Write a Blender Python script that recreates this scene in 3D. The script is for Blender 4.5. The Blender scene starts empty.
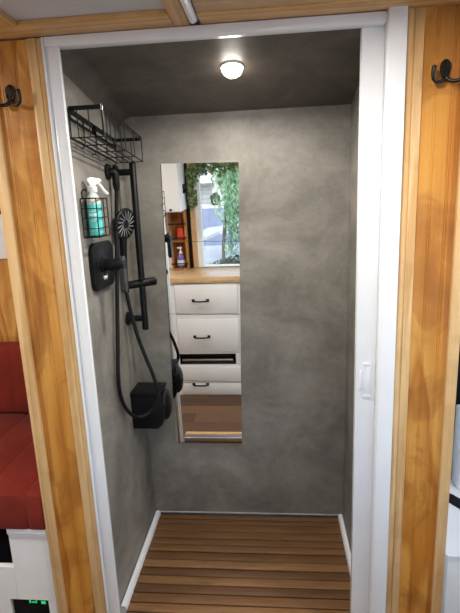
import bpy, bmesh, math, random
from mathutils import Vector, Matrix
random.seed(7)
S = bpy.context.scene
COL = S.collection
PI = math.pi

# ------------------------------------------------------------------ camera
cam_d = bpy.data.cameras.new('camera'); cam = bpy.data.objects.new('camera', cam_d); COL.objects.link(cam)
CAM = Vector((0.14692, -1.31913, 1.41538))
yaw, pitch, roll, F = 0.09402, 0.2182, -0.04089, 471.88
fw = Vector((-math.sin(yaw)*math.cos(pitch), math.cos(yaw)*math.cos(pitch), -math.sin(pitch)))
rt = Vector((math.cos(yaw), math.sin(yaw), 0)); up = rt.cross(fw)
r2 = math.cos(roll)*rt + math.sin(roll)*up; u2 = -math.sin(roll)*rt + math.cos(roll)*up
cam.matrix_world = Matrix(((r2.x, u2.x, -fw.x, CAM.x), (r2.y, u2.y, -fw.y, CAM.y), (r2.z, u2.z, -fw.z, CAM.z), (0, 0, 0, 1)))
cam_d.sensor_fit = 'VERTICAL'; cam_d.sensor_height = 36.0; cam_d.lens = F*36.0/613.0
cam_d.clip_start = 0.02; cam_d.clip_end = 200
S.camera = cam

# ------------------------------------------------------------------ world, sun, exposure
SKY_STRENGTH = 0.95
SUN_ENERGY = .7
PUCK_W = 8.0
SHOWER_W = 6.6
W = bpy.data.worlds.new('world'); S.world = W; W.use_nodes = True
nt = W.node_tree; bg = nt.nodes['Background']
sky = nt.nodes.new('ShaderNodeTexSky'); sky.sky_type = 'NISHITA'; sky.sun_disc = False
sky.sun_elevation = math.radians(48); sky.sun_rotation = math.radians(20); sky.air_density = 1.0; sky.dust_density = 3.0; sky.ozone_density = .6
haze = nt.nodes.new('ShaderNodeMix'); haze.data_type = 'RGBA'; haze.inputs[0].default_value = .30; haze.inputs[7].default_value = (.62, .60, .56, 1)   # thin bright cloud
nt.links.new(sky.outputs['Color'], haze.inputs[6]); nt.links.new(haze.outputs[2], bg.inputs['Color']); bg.inputs['Strength'].default_value = SKY_STRENGTH
sun_d = bpy.data.lights.new('sun', 'SUN'); sun_d.energy = SUN_ENERGY; sun_d.angle = math.radians(0.6); sun_d.color = (1, .96, .9)
sun = bpy.data.objects.new('sun', sun_d); COL.objects.link(sun); sun.location = (1.5, 6, 8)
sun.rotation_euler = Vector((-.35, -1.0, -1.15)).to_track_quat('-Z', 'Y').to_euler()
S.view_settings.view_transform = 'Standard'; S.view_settings.look = 'None'
S.view_settings.gamma = 1.0; S.view_settings.use_curve_mapping = False
S.view_settings.exposure = 0.0

# ------------------------------------------------------------------ materials
def srgb(r, g, b):
    def c(v):
        v /= 255.0
        return v/12.92 if v <= .04045 else ((v+.055)/1.055)**2.4
    return (c(r), c(g), c(b), 1.0)

def newmat(name):
    m = bpy.data.materials.new(name); m.use_nodes = True
    return m, m.node_tree, m.node_tree.nodes['Principled BSDF']

def N(t, kind, **kw):
    n = t.nodes.new(kind)
    for k, v in kw.items():
        if k in n.inputs: n.inputs[k].default_value = v
        else: setattr(n, k, v)
    return n

def coords(t, scale=(1, 1, 1)):
    tc = N(t, 'ShaderNodeNewGeometry'); mp = N(t, 'ShaderNodeMapping')
    mp.inputs['Scale'].default_value = scale
    t.links.new(tc.outputs['Position'], mp.inputs['Vector'])
    return mp.outputs['Vector']

def ramp(t, fac, stops):
    r = N(t, 'ShaderNodeValToRGB'); e = r.color_ramp.elements
    e[0].position, e[0].color = stops[0]; e[1].position, e[1].color = stops[-1]
    for p, c in stops[1:-1]:
        x = e.new(p); x.color = c
    t.links.new(fac, r.inputs['Fac']); return r.outputs['Color']

def mixc(t, fac, a, b, mode='MIX'):
    m = N(t, 'ShaderNodeMix', data_type='RGBA', blend_type=mode)
    for sock, v in ((m.inputs['Factor'], fac), (m.inputs['A'] if False else m.inputs[6], a), (m.inputs[7], b)):
        if isinstance(v, (int, float, tuple)): sock.default_value = v
        else: t.links.new(v, sock)
    return m.outputs[2]

def bump(t, b, h, strength=.1, dist=.01):
    n = N(t, 'ShaderNodeBump'); n.inputs['Strength'].default_value = strength; n.inputs['Distance'].default_value = dist
    t.links.new(h, n.inputs['Height']); t.links.new(n.outputs['Normal'], b.inputs['Normal'])

def plain(name, col, rough=.5, metal=0., var=.06, nscale=40, emit=0):
    m, t, b = newmat(name)
    v = coords(t); n = N(t, 'ShaderNodeTexNoise', Scale=nscale, Detail=3.0); t.links.new(v, n.inputs['Vector'])
    d = tuple(c*(1-var) for c in col[:3])+(1,); l = tuple(min(1, c*(1+var)) for c in col[:3])+(1,)
    t.links.new(ramp(t, n.outputs['Fac'], [(.3, d), (.7, l)]), b.inputs['Base Color'])
    b.inputs['Roughness'].default_value = rough; b.inputs['Metallic'].default_value = metal
    if emit:
        b.inputs['Emission Color'].default_value = col; b.inputs['Emission Strength'].default_value = emit
    return m

def plaster(name, dark, mid, light, seed=0.):
    m, t, b = newmat(name)
    v = coords(t)
    n1 = N(t, 'ShaderNodeTexNoise', Scale=3.2, Detail=6.0, Roughness=.62, Distortion=.6); t.links.new(v, n1.inputs['Vector'])
    v2 = coords(t, (1.6, 1.6, 3.4)); n2 = N(t, 'ShaderNodeTexNoise', Scale=2.2, Detail=6.0, Roughness=.68, Distortion=.5); t.links.new(v2, n2.inputs['Vector'])
    n3 = N(t, 'ShaderNodeTexNoise', Scale=60.0, Detail=5.0, Roughness=.7); t.links.new(v, n3.inputs['Vector'])
    c1 = ramp(t, n1.outputs['Fac'], [(.32, dark), (.5, mid), (.68, light)])
    c2 = ramp(t, n2.outputs['Fac'], [(.32, (.86, .86, .86, 1)), (.5, (1, 1, 1, 1)), (.68, (1.1, 1.09, 1.07, 1))])
    c = mixc(t, .8, c1, c2, 'MULTIPLY')
    c3 = ramp(t, n3.outputs['Fac'], [(.3, (.92, .92, .92, 1)), (.7, (1.06, 1.06, 1.06, 1))])
    c = mixc(t, 1.0, c, c3, 'MULTIPLY')
    n4 = N(t, 'ShaderNodeTexNoise', Scale=11.0, Detail=6.0, Roughness=.7, Distortion=.8); t.links.new(coords(t, (1, 1, 1.5)), n4.inputs['Vector'])
    c = mixc(t, 1.0, c, ramp(t, n4.outputs['Fac'], [(.33, (.88, .87, .86, 1)), (.5, (1, 1, 1, 1)), (.68, (1.09, 1.08, 1.05, 1))]), 'MULTIPLY')
    t.links.new(c, b.inputs['Base Color'])
    t.links.new(ramp(t, n1.outputs['Fac'], [(.3, (.62, .62, .62, 1)), (.7, (.42, .42, .42, 1))]), b.inputs['Roughness'])
    bump(t, b, n2.outputs['Fac'], .12, .01)
    return m

def wood(name, dark, mid, light, axis='z', rings=9., stretch=.55, cross=7., rough=.35, blotch=.35, blotch_scale=5.5, fine=.5):
    """plain-sawn grain: contour lines of a noise field stretched along the board"""
    m, t, b = newmat(name)
    k = {'x': 0, 'y': 1, 'z': 2}[axis]
    s = [cross]*3; s[k] = stretch
    n1 = N(t, 'ShaderNodeTexNoise', Scale=1.0, Detail=2.0, Roughness=.45, Distortion=.25); t.links.new(coords(t, s), n1.inputs['Vector'])
    mu = N(t, 'ShaderNodeMath', operation='MULTIPLY'); mu.inputs[1].default_value = rings; t.links.new(n1.outputs['Fac'], mu.inputs[0])
    pp = N(t, 'ShaderNodeMath', operation='FRACT'); t.links.new(mu.outputs[0], pp.inputs[0])
    c1 = ramp(t, pp.outputs[0], [(0, light), (.45, mid), (.82, dark), (1., light)])
    s2 = [170.]*3; s2[k] = 4.
    n2 = N(t, 'ShaderNodeTexNoise', Scale=1.0, Detail=3.0, Roughness=.6); t.links.new(coords(t, s2), n2.inputs['Vector'])
    c2 = ramp(t, n2.outputs['Fac'], [(.3, (.8, .77, .72, 1)), (.7, (1.1, 1.1, 1.1, 1))])
    c = mixc(t, fine, c1, c2, 'MULTIPLY')
    s3 = [1.]*3; s3[k] = .55
    n3 = N(t, 'ShaderNodeTexNoise', Scale=blotch_scale*2, Detail=4.0, Roughness=.6, Distortion=.9); t.links.new(coords(t, s3), n3.inputs['Vector'])
    c3 = ramp(t, n3.outputs['Fac'], [(.38, (.62, .50, .38, 1)), (.47, (.78, .69, .58, 1)), (.53, (1, 1, 1, 1)), (.75, (1.12, 1.10, 1.0, 1))])
    c = mixc(t, blotch, c, c3, 'MULTIPLY')
    t.links.new(c, b.inputs['Base Color']); b.inputs['Roughness'].default_value = rough
    bump(t, b, n2.outputs['Fac'], .06, .002)
    return m

def slatwood(name, cols, rough=.5, axis='x'):
    """every separate board gets its own tone"""
    m, t, b = newmat(name)
    k = {'x': 0, 'y': 1, 'z': 2}[axis]
    g = N(t, 'ShaderNodeNewGeometry')
    st = [(i/(len(cols)-1), c) for i, c in enumerate(cols)]
    c1 = ramp(t, g.outputs['Random Per Island'], st)
    s2 = [90.]*3; s2[k] = 5.
    n2 = N(t, 'ShaderNodeTexNoise', Scale=1.0, Detail=4.0, Roughness=.65, Distortion=.4); t.links.new(coords(t, s2), n2.inputs['Vector'])
    c2 = ramp(t, n2.outputs['Fac'], [(.28, (.5, .45, .4, 1)), (.5, (.95, .95, .95, 1)), (.75, (1.25, 1.22, 1.15, 1))])
    c = mixc(t, .75, c1, c2, 'MULTIPLY')
    t.links.new(c, b.inputs['Base Color']); b.inputs['Roughness'].default_value = rough
    bump(t, b, n2.outputs['Fac'], .15, .003)
    return m

def fabric(name, col, rough=.9):
    m, t, b = newmat(name)
    n1 = N(t, 'ShaderNodeTexNoise', Scale=420., Detail=2.0); t.links.new(coords(t), n1.inputs['Vector'])
    n2 = N(t, 'ShaderNodeTexNoise', Scale=6., Detail=3.0); t.links.new(coords(t), n2.inputs['Vector'])
    lo = tuple(c*.78 for c in col[:3])+(1,); hi = tuple(min(1, c*1.18) for c in col[:3])+(1,)
    c = mixc(t, .6, ramp(t, n2.outputs['Fac'], [(.3, lo), (.7, hi)]), ramp(t, n1.outputs['Fac'], [(.3, (.75, .75, .75, 1)), (.7, (1.1, 1.1, 1.1, 1))]), 'MULTIPLY')
    t.links.new(c, b.inputs['Base Color']); b.inputs['Roughness'].default_value = rough
    b.inputs['Sheen Weight'].default_value = .05; b.inputs['Specular IOR Level'].default_value = .15
    bump(t, b, n1.outputs['Fac'], .2, .002)
    return m

def glassy(name, tint=(1, 1, 1, 1), refl=.07):
    m = bpy.data.materials.new(name); m.use_nodes = True; t = m.node_tree
    t.nodes.remove(t.nodes['Principled BSDF']); o = t.nodes['Material Output']
    a = N(t, 'ShaderNodeBsdfTransparent'); a.inputs['Color'].default_value = tint
    g = N(t, 'ShaderNodeBsdfGlossy'); g.inputs['Roughness'].default_value = .02
    x = N(t, 'ShaderNodeMixShader'); x.inputs[0].default_value = refl
    t.links.new(a.outputs[0], x.inputs[1]); t.links.new(g.outputs[0], x.inputs[2]); t.links.new(x.outputs[0], o.inputs['Surface'])
    return m

M = {}
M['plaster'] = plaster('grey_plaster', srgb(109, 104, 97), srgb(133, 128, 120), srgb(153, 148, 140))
M['plaster_shaded'] = plaster('shaded_grey_plaster', srgb(80, 74, 68), srgb(92, 85, 78), srgb(106, 98, 90))  # same grey plaster with the ceiling's shade put into the colour
M['pine'] = wood('orange_pine', srgb(182, 114, 40), srgb(204, 140, 58), srgb(214, 155, 74), rings=6., cross=7., stretch=.8, blotch=.8, blotch_scale=3.4, fine=.45)
M['pine_trim'] = wood('pale_pine', srgb(208, 164, 108), srgb(220, 180, 126), srgb(227, 190, 138), rings=6., cross=14., stretch=.5, blotch=.25, rough=.4)
M['pine_trim_x'] = wood('pale_pine_across', srgb(196, 148, 88), srgb(211, 166, 106), srgb(220, 178, 120), axis='x', rings=6., cross=14., stretch=.5, blotch=.25, rough=.4)
M['pine_trim_y'] = wood('pale_pine_deep', srgb(196, 148, 88), srgb(211, 166, 106), srgb(220, 178, 120), axis='y', rings=6., cross=14., stretch=.5, blotch=.25, rough=.4)
M['ply'] = wood('pine_plywood', srgb(178, 110, 38), srgb(206, 144, 62), srgb(218, 162, 82), rings=8., cross=5., stretch=1.2, blotch=.4)
M['maple'] = wood('pale_maple', srgb(196, 156, 112), srgb(208, 172, 128), srgb(216, 182, 140), axis='x', rings=4., cross=8., blotch=.15)
M['butcher'] = wood('butcher_block', srgb(198, 160, 116), srgb(216, 182, 138), srgb(226, 196, 154), axis='x', rings=5., cross=22., stretch=1.5, blotch=.3, rough=.22)
M['shelfwood'] = wood('brown_shelf_wood', srgb(150, 98, 50), srgb(178, 122, 70), srgb(192, 138, 84), rings=5., cross=14., blotch=.3)
M['teak'] = slatwood('teak_slats', [srgb(88, 59, 34), srgb(122, 85, 50), srgb(101, 69, 40), srgb(134, 97, 60), srgb(112, 77, 46)])
M['vinyl'] = slatwood('walnut_planks', [srgb(58, 40, 28), srgb(104, 74, 52), srgb(72, 50, 34), srgb(112, 80, 56), srgb(62, 43, 30)], rough=.65)
M['white'] = plain('white_gloss_paint', srgb(238, 239, 241), .22, var=.015, nscale=12)
M['white_soft'] = plain('white_satin_paint', srgb(242, 242, 241), .5, var=.02, nscale=10)
M['ceilwhite'] = plain('ceiling_panel_white', srgb(196, 194, 192), .6, var=.03, nscale=10)
M['black'] = plain('matte_black_metal', (.005, .005, .006, 1), .42, var=.2, nscale=60)
M['blackplastic'] = plain('satin_black_plastic', (.005, .005, .006, 1), .45, var=.15, nscale=30)
M['rubber'] = plain('black_rubber', (.007, .007, .008, 1), .6, var=.2, nscale=80)
M['litpaddle'] = plain('lit_grey_metal', (.06, .06, .065, 1), .35, .6, var=.1)  # light on the black lever put into this grey; window latch shares it
M['iron'] = plain('dark_bronze_iron', (.016, .011, .009, 1), .33, .4, var=.3, nscale=80)
M['nozzle'] = plain('grey_nozzle_rubber', (.22, .22, .23, 1), .5)
M['chrome'] = plain('chrome', (.8, .8, .8, 1), .12, 1., var=.02)
M['alu'] = plain('brushed_aluminium', (.72, .73, .75, 1), .3, 1., var=.05)
M['red'] = fabric('rust_red_fabric', srgb(124, 42, 30))
M['greycloth'] = fabric('light_grey_cloth', srgb(176, 172, 170))
M['blackcloth'] = fabric('black_cloth', (.012, .012, .014, 1))
M['turq'] = plain('turquoise_liquid_bottle', srgb(96, 206, 202), .18, var=.08, nscale=30)
M['clearplastic'] = plain('clear_bottle_shoulder', srgb(196, 204, 196), .15, var=.03)
M['whiteplastic'] = plain('white_plastic', srgb(236, 236, 234), .35, var=.02)
M['label_white'] = plain('pale_label_print', srgb(214, 240, 236), .4, var=.05, nscale=120)
M['purple'] = plain('purple_soap', srgb(126, 92, 168), .2, var=.08)
M['redjar'] = plain('red_orange_pot', srgb(206, 66, 30), .35, var=.08)
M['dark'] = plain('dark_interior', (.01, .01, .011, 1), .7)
M['green_led'] = plain('green_led_digits', (.02, .6, .18, 1), .5, emit=.7)
M['lens'] = plain('lamp_lens', (1, .93, .82, 1), .4, emit=30)
M['lens_puck'] = plain('puck_lens', (1, .9, .76, 1), .4, emit=14)
for _k in ('black', 'blackplastic', 'rubber'): M[_k].node_tree.nodes['Principled BSDF'].inputs['Specular IOR Level'].default_value = .22
M['glass'] = glassy('window_glass', (.93, .98, 1, 1))
M['asphalt'] = plain('pale_asphalt', srgb(108, 118, 138), .9, var=.1, nscale=3)
M['pavement'] = plain('pale_concrete', srgb(172, 172, 170), .9, var=.06, nscale=2)
M['housewall'] = plain('white_stucco', srgb(190, 190, 190), .9, var=.04, nscale=2)
M['garage'] = plain('beige_garage_door', srgb(142, 146, 144), .7, var=.04)
M['housewin'] = plain('grey_house_window', srgb(92, 104, 120), .15)
M['roof'] = plain('brown_roof_tiles', srgb(130, 104, 86), .9, var=.15, nscale=6)
M['bark'] = plain('bark', srgb(104, 88, 72), .95, var=.3, nscale=20)

def leafmat(name, cols, trans=.3):
    m, t, b = newmat(name)
    g = N(t, 'ShaderNodeNewGeometry')
    c = ramp(t, g.outputs['Random Per Island'], [(i/(len(cols)-1), c) for i, c in enumerate(cols)])
    t.links.new(c, b.inputs['Base Color']); b.inputs['Roughness'].default_value = .5
    return m
M['ivy'] = leafmat('ivy_leaves', [srgb(52, 70, 42), srgb(92, 116, 68), srgb(140, 156, 104), srgb(66, 90, 52)])
M['pepper'] = leafmat('pepper_tree_leaves', [srgb(62, 100, 66), srgb(96, 136, 92), srgb(128, 160, 116), srgb(76, 116, 80)])
M['hedge'] = leafmat('hedge_leaves', [srgb(24, 46, 34), srgb(40, 66, 48), srgb(56, 80, 58)])

def mirror_mat():
    m, t, b = newmat('silvered_glass')
    n = N(t, 'ShaderNodeTexNoise', Scale=3.); t.links.new(coords(t), n.inputs['Vector'])
    t.links.new(ramp(t, n.outputs['Fac'], [(.3, (.90, .92, .91, 1)), (.7, (.92, .935, .925, 1))]), b.inputs['Base Color'])
    b.inputs['Metallic'].default_value = 1.; b.inputs['Roughness'].default_value = 0.
    return m
M['mirror'] = mirror_mat()

# ------------------------------------------------------------------ geometry helpers (all shapes in world coordinates)
def B(): return bmesh.new()

def box(bm, x0, x1, y0, y1, z0, z1, bev=0., seg=2):
    r = bmesh.ops.create_cube(bm, size=1.0)
    for v in r['verts']:
        v.co = Vector((x0+(v.co.x+.5)*(x1-x0), y0+(v.co.y+.5)*(y1-y0), z0+(v.co.z+.5)*(z1-z0)))
    if bev:
        es = list({e for v in r['verts'] for e in v.link_edges})
        bmesh.ops.bevel(bm, geom=es, offset=bev, segments=seg, profile=.5, affect='EDGES')
    return bm

def ring_basis(d):
    d = d.normalized(); a = Vector((0, 0, 1)) if abs(d.z) < .9 else Vector((1, 0, 0))
    u = d.cross(a).normalized(); return u, d.cross(u).normalized()

def tube(bm, pts, r, n=8, closed=False, cap=True):
    pts = [Vector(p) for p in pts]; L = len(pts)
    rs = r if isinstance(r, (list, tuple)) else [r]*L
    rings = []; u = None
    for i, p in enumerate(pts):
        if closed: d = pts[(i+1) % L]-pts[i-1]
        else: d = pts[min(i+1, L-1)]-pts[max(i-1, 0)]
        d.normalize()
        if u is None: u, w = ring_basis(d)
        else:
            u = (u-d*u.dot(d)).normalized(); w = d.cross(u)
        rings.append([bm.verts.new(p+(u*math.cos(2*PI*k/n)+w*math.sin(2*PI*k/n))*rs[i]) for k in range(n)])
    for i in range(L if closed else L-1):
        a, b = rings[i], rings[(i+1) % L]
        for k in range(n): bm.faces.new((a[k], a[(k+1) % n], b[(k+1) % n], b[k]))
    if cap and not closed:
        bm.faces.new(rings[0][::-1]); bm.faces.new(rings[-1])
    return bm

def smooth_pts(pts, k=6):
    pts = [Vector(p) for p in pts]; out = []
    for i in range(len(pts)-1):
        p0, p1, p2, p3 = pts[max(i-1, 0)], pts[i], pts[i+1], pts[min(i+2, len(pts)-1)]
        for j in range(k):
            s = j/k
            out.append(.5*((2*p1)+(p2-p0)*s+(2*p0-5*p1+4*p2-p3)*s*s+(3*p1-p0-3*p2+p3)*s**3))
    out.append(pts[-1]); return out

def lathe(bm, base, axis, prof, n=24):
    """prof: (distance along axis, radius)"""
    base = Vector(base); axis = Vector(axis).normalized(); u, w = ring_basis(axis)
    rings = []
    for h, r in prof:
        rings.append([bm.verts.new(base+axis*h+(u*math.cos(2*PI*k/n)+w*math.sin(2*PI*k/n))*max(r, 1e-5)) for k in range(n)])
    for a, b in zip(rings, rings[1:]):
        for k in range(n): bm.faces.new((a[k], a[(k+1) % n], b[(k+1) % n], b[k]))
    bm.faces.new(rings[0][::-1]); bm.faces.new(rings[-1]); return bm

def prism(bm, poly, fn, d0, d1, bev=0., seg=2):
    """poly in 2-D, fn(a, b, d) -> point, extruded between d0 and d1"""
    a = [bm.verts.new(fn(p[0], p[1], d0)) for p in poly]; b = [bm.verts.new(fn(p[0], p[1], d1)) for p in poly]
    n = len(poly); fs = [bm.faces.new(a), bm.faces.new(b[::-1])]
    for i in range(n): fs.append(bm.faces.new((a[i], b[i], b[(i+1) % n], a[(i+1) % n])))
    if bev:
        es = [e for f in fs[:2] for e in f.edges]
        bmesh.ops.bevel(bm, geom=es, offset=bev, segments=seg, profile=.5, affect='EDGES')
    return bm

def rrect(w0, w1, h0, h1, r, n=6):
    out = []
    for cx, cy, a0 in ((w1-r, h1-r, 0), (w0+r, h1-r, 90), (w0+r, h0+r, 180), (w1-r, h0+r, 270)):
        for i in range(n+1):
            a = math.radians(a0+90*i/n); out.append((cx+r*math.cos(a), cy+r*math.sin(a)))
    return out

ORG = {}
def finish(o, bm, mat, origin, smooth=True):
    bmesh.ops.recalc_face_normals(bm, faces=bm.faces)
    for v in bm.verts: v.co -= origin
    me = bpy.data.meshes.new(o.name if o else 'mesh'); bm.to_mesh(me); bm.free()
    for mt in (mat if isinstance(mat, (list, tuple)) else [mat]): me.materials.append(M[mt])
    if smooth:
        for p in me.polygons: p.use_smooth = True
        me.set_sharp_from_angle(angle=math.radians(38))
    return me

def obj(name, bm, mat, parent=None, label=None, smooth=True, kind=None):
    """a part (parent given) or a top-level mesh with its origin at the bottom centre"""
    if parent is None:
        lo = Vector((min(v.co.x for v in bm.verts), min(v.co.y for v in bm.verts), min(v.co.z for v in bm.verts)))
        hi = Vector((max(v.co.x for v in bm.verts), max(v.co.y for v in bm.verts), max(v.co.z for v in bm.verts)))
        org = Vector(((lo.x+hi.x)/2, (lo.y+hi.y)/2, lo.z))
    else: org = ORG[parent.name]
    me = finish(None, bm, mat, org, smooth); me.name = name
    o = bpy.data.objects.new(name, me); COL.objects.link(o)
    ORG[o.name] = org
    if parent is None: o.location = org
    else: o.parent = parent
    if label: o['label'] = label
    if kind: o['kind'] = kind
    return o

def thing(name, label, cat, loc, group=None):
    o = bpy.data.objects.new(name, None); COL.objects.link(o); o.location = loc; o.empty_display_size = .05
    ORG[o.name] = Vector(loc); o['label'] = label; o['category'] = cat
    if group: o['group'] = group
    return o

def tag(o, label, cat, group=None, kind=None):
    o['label'] = label; o['category'] = cat
    if group: o['group'] = group
    if kind: o['kind'] = kind
    return o

def struct(name, bm, mat, label=None, cat=None, parent=None, smooth=False):
    o = obj(name, bm, mat, parent, smooth=smooth)
    if parent is None:
        o['kind'] = 'structure'
        if label: o['label'] = label
        if cat: o['category'] = cat
    return o

FLOOR = -.235
XL, XR, DB, LEAN = -.4265, .4432, .60146, .03882
TL = math.tan(LEAN)

# ------------------------------------------------------------------ shell of the van
bm = B(); y = -1.44; k = 0
rnd = random.Random(3)
while y < .78:
    x = -2.3+rnd.uniform(-.8, 0)
    while x < 2.0:
        x1 = x+rnd.uniform(.6, .95)
        box(bm, max(x, -2.3), min(x1, 2.0)-.0012, y, y+.1188, FLOOR-.02, FLOOR); x = x1
    y += .12
struct('floor', bm, 'vinyl', 'walnut-look plank floor of the aisle seen in the mirror', 'floor')
bm = box(B(), -2.34, 2.04, -1.46, .82, FLOOR-.06, FLOOR-.021); struct('floor_base', bm, 'dark', 'dark subfloor below the planks', 'floor')

def slab_back(x0, x1, z0, z1, off, th):
    bm = B(); vs = []
    for z in (z0, z1):
        for yy in (0, th):
            for x in (x0, x1): vs.append(bm.verts.new((x, DB+off-z*TL+yy, z)))
    for f in ((0, 1, 3, 2), (4, 6, 7, 5), (0, 4, 5, 1), (2, 3, 7, 6), (0, 2, 6, 4), (1, 5, 7, 3)): bm.faces.new([vs[i] for i in f])
    return bm
struct('wall_back', slab_back(-.6, .6, FLOOR, 1.84, .0055, .04), 'plaster', 'grey trowelled plaster back wall of the shower stall', 'wall')
struct('wall_left', box(B(), -.455, XL, .0305, .648, FLOOR, 1.868), 'plaster', 'grey plaster side wall carrying the shower fittings', 'wall')
struct('wall_right', box(B(), XR, .470, .062, .648, FLOOR, 1.868), 'plaster', 'narrow strip of grey plaster wall beside the sliding door', 'wall')
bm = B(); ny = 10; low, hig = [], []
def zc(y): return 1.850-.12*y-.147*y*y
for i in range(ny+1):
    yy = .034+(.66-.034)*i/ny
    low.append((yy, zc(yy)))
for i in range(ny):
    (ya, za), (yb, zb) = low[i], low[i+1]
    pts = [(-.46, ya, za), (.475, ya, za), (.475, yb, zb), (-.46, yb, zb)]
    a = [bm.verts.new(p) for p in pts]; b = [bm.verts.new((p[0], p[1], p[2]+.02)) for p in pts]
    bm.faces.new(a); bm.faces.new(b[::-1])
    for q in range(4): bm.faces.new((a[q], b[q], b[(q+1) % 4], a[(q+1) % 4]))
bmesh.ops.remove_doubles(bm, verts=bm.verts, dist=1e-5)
struct('ceiling_shower', bm, 'plaster_shaded', 'grey plaster ceiling with shade put into its colour, sloping down to the back of the shower', 'ceiling', smooth=True)
bm = B(); CR = .055; rows = []  # cove added in shaded plaster to darken the top of the left wall
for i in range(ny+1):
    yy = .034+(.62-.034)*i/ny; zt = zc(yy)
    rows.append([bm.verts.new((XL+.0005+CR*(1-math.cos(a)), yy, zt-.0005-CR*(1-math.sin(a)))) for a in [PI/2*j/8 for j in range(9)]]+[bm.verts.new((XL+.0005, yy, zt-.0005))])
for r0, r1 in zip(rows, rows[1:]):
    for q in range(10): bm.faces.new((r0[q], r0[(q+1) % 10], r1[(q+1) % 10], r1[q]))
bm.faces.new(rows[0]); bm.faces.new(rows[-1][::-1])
struct('ceiling_shade_cove', bm, 'plaster_shaded', 'added rounded cove, shade put into its colour, between left shower wall and ceiling', 'ceiling', smooth=True)
struct('ceiling', box(B(), -2.3, 2.0, -1.44, -.001, 1.870, 1.888), 'ceilwhite', 'pale grey ceiling panel of the van aisle', 'ceiling')
bm = box(B(), -2.3, -.63, 0., .78, 1.870, 1.888); box(bm, .65, 2.0, 0., .78, 1.870, 1.888)
struct('ceiling_side', bm, 'ceilwhite', 'pale ceiling over the bench and the cab', 'ceiling')
struct('ceiling_roof', box(B(), -2.34, 2.04, -1.46, .84, 1.90, 1.94), 'white', 'van roof', 'ceiling')  # unseen slab put in to stop sun leaking through the gaps
# window wall behind the viewer
WX0, WX1, WZ0, WZ1 = -.480, 1.25, .748, 1.60  # opening widened out of view to let in more sky light
bm = box(B(), -2.3, WX0, -1.44, -1.382, FLOOR-.04, 1.87); box(bm, WX1, 2.0, -1.44, -1.382, FLOOR-.04, 1.87)
box(bm, WX0, WX1, -1.44, -1.382, FLOOR-.04, WZ0); box(bm, WX0, WX1, -1.44, -1.382, WZ1, 1.87)
struct('wall_window', bm, 'white_soft', 'white van wall with the kitchen window, seen in the mirror', 'wall')
struct('wall_bench', box(B(), -2.3, -.63, .722, .78, FLOOR, 1.87), 'ply', 'pine plywood wall above the red bench', 'wall')
struct('wall_outer', box(B(), -.63, .66, .70, .78, FLOOR, 1.87), 'white_soft')
struct('wall_cab', box(B(), .66, 2.0, .722, .78, FLOOR, 1.87), 'white_soft', 'pale wall beyond the right-hand pine post', 'wall')
struct('wall_end', box(B(), -2.34, -2.30, -1.44, .78, FLOOR, 1.87), 'white_soft')
bm = box(B(), 2.0, 2.04, -1.44, .78, FLOOR, .70); box(bm, 2.0, 2.04, -1.44, .78, 1.70, 1.87)
box(bm, 2.0, 2.04, -1.44, -1.3, .70, 1.70); box(bm, 2.0, 2.04, .64, .78, .70, 1.70)
struct('wall_windscreen', bm, 'white_soft')  # unseen end of the van, opening put in for bluish daylight

# ------------------------------------------------------------------ front of the shower: white casings, pine trims, beadboard
bm = box(B(), -.4468, -.4415, -.005, .0135, FLOOR, 1.856, .001)
box(bm, -.4355, -.4040, -.001, .0135, FLOOR, 1.8328, .0025)
box(bm, -.4414, -.4356, .004, .0135, FLOOR, 1.8328)
struct('trim_1', bm, 'white', 'white painted door casing on the left side of the shower opening', 'trim', smooth=True)
struct('trim_2', box(B(), -.4412, .4405, -.001, .034, 1.833, 1.858, .002), 'white', 'white painted head casing above the shower opening', 'trim', smooth=True)
struct('trim_3', box(B(), .4408, .4858, -.020, .029, FLOOR, 1.8685, .0035), 'white', 'white painted door casing on the right side of the shower opening', 'trim', smooth=True)
bm = box(B(), -.4896, -.4634, -.001, .02, FLOOR, 1.857, .0015); box(bm, -.4634, -.4470, .0015, .02, FLOOR, 1.857, .0012)
struct('trim_4', bm, 'pine_trim', 'pale pine trim between left beadboard and white casing', 'trim', smooth=True)
bm = box(B(), -.624, -.5915, -.006, .02, FLOOR, 1.857, .003)
struct('trim_5', bm, 'pine_trim', 'pale pine corner trim next to the red bench', 'trim', smooth=True)
bm = box(B(), .4862, .5080, .0015, .02, FLOOR, 1.8695, .0015); box(bm, .5080, .5311, -.002, .02, FLOOR, 1.8695, .002)
struct('trim_6', bm, 'pine_trim', 'pale pine trim between white casing and right beadboard', 'trim', smooth=True)
struct('trim_7', box(B(), .6330, .664, -.006, .02, FLOOR, 1.8695, .003), 'pine_trim', 'pale pine corner trim at the right edge', 'trim', smooth=True)

def bead(x0, x1, grooves, zt):
    """beadboard profile: shallow V grooves and a small bead, extruded upwards"""
    yf = .006; prof = [(x0, .018), (x0, yf)]
    for g in grooves:
        prof += [(g-.0042, yf), (g-.0030, yf+.0013), (g-.0016, yf-.0002), (g+.0016, yf-.0002), (g+.0030, yf+.0013), (g+.0042, yf)]
    prof += [(x1, yf), (x1, .018)]
    return prism(B(), prof, lambda a, b, d: Vector((a, b, d)), FLOOR, zt)
struct('wall_front_left', bead(-.5912, -.4898, [-.570, -.529], 1.857), 'pine', 'orange stained pine beadboard panel left of the shower', 'wall')
struct('wall_front_right', bead(.5313, .6328, [.566, .608], 1.8695), 'pine', 'orange stained pine beadboard panel right of the shower', 'wall')
bm = box(B(), -.622, -.606, .021, .72, FLOOR, 1.868); struct('wall_partition', bm, 'ply')
bm = box(B(), .646, .662, .021, .72, FLOOR, 1.868); struct('wall_partition_right', bm, 'white_soft')
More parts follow.
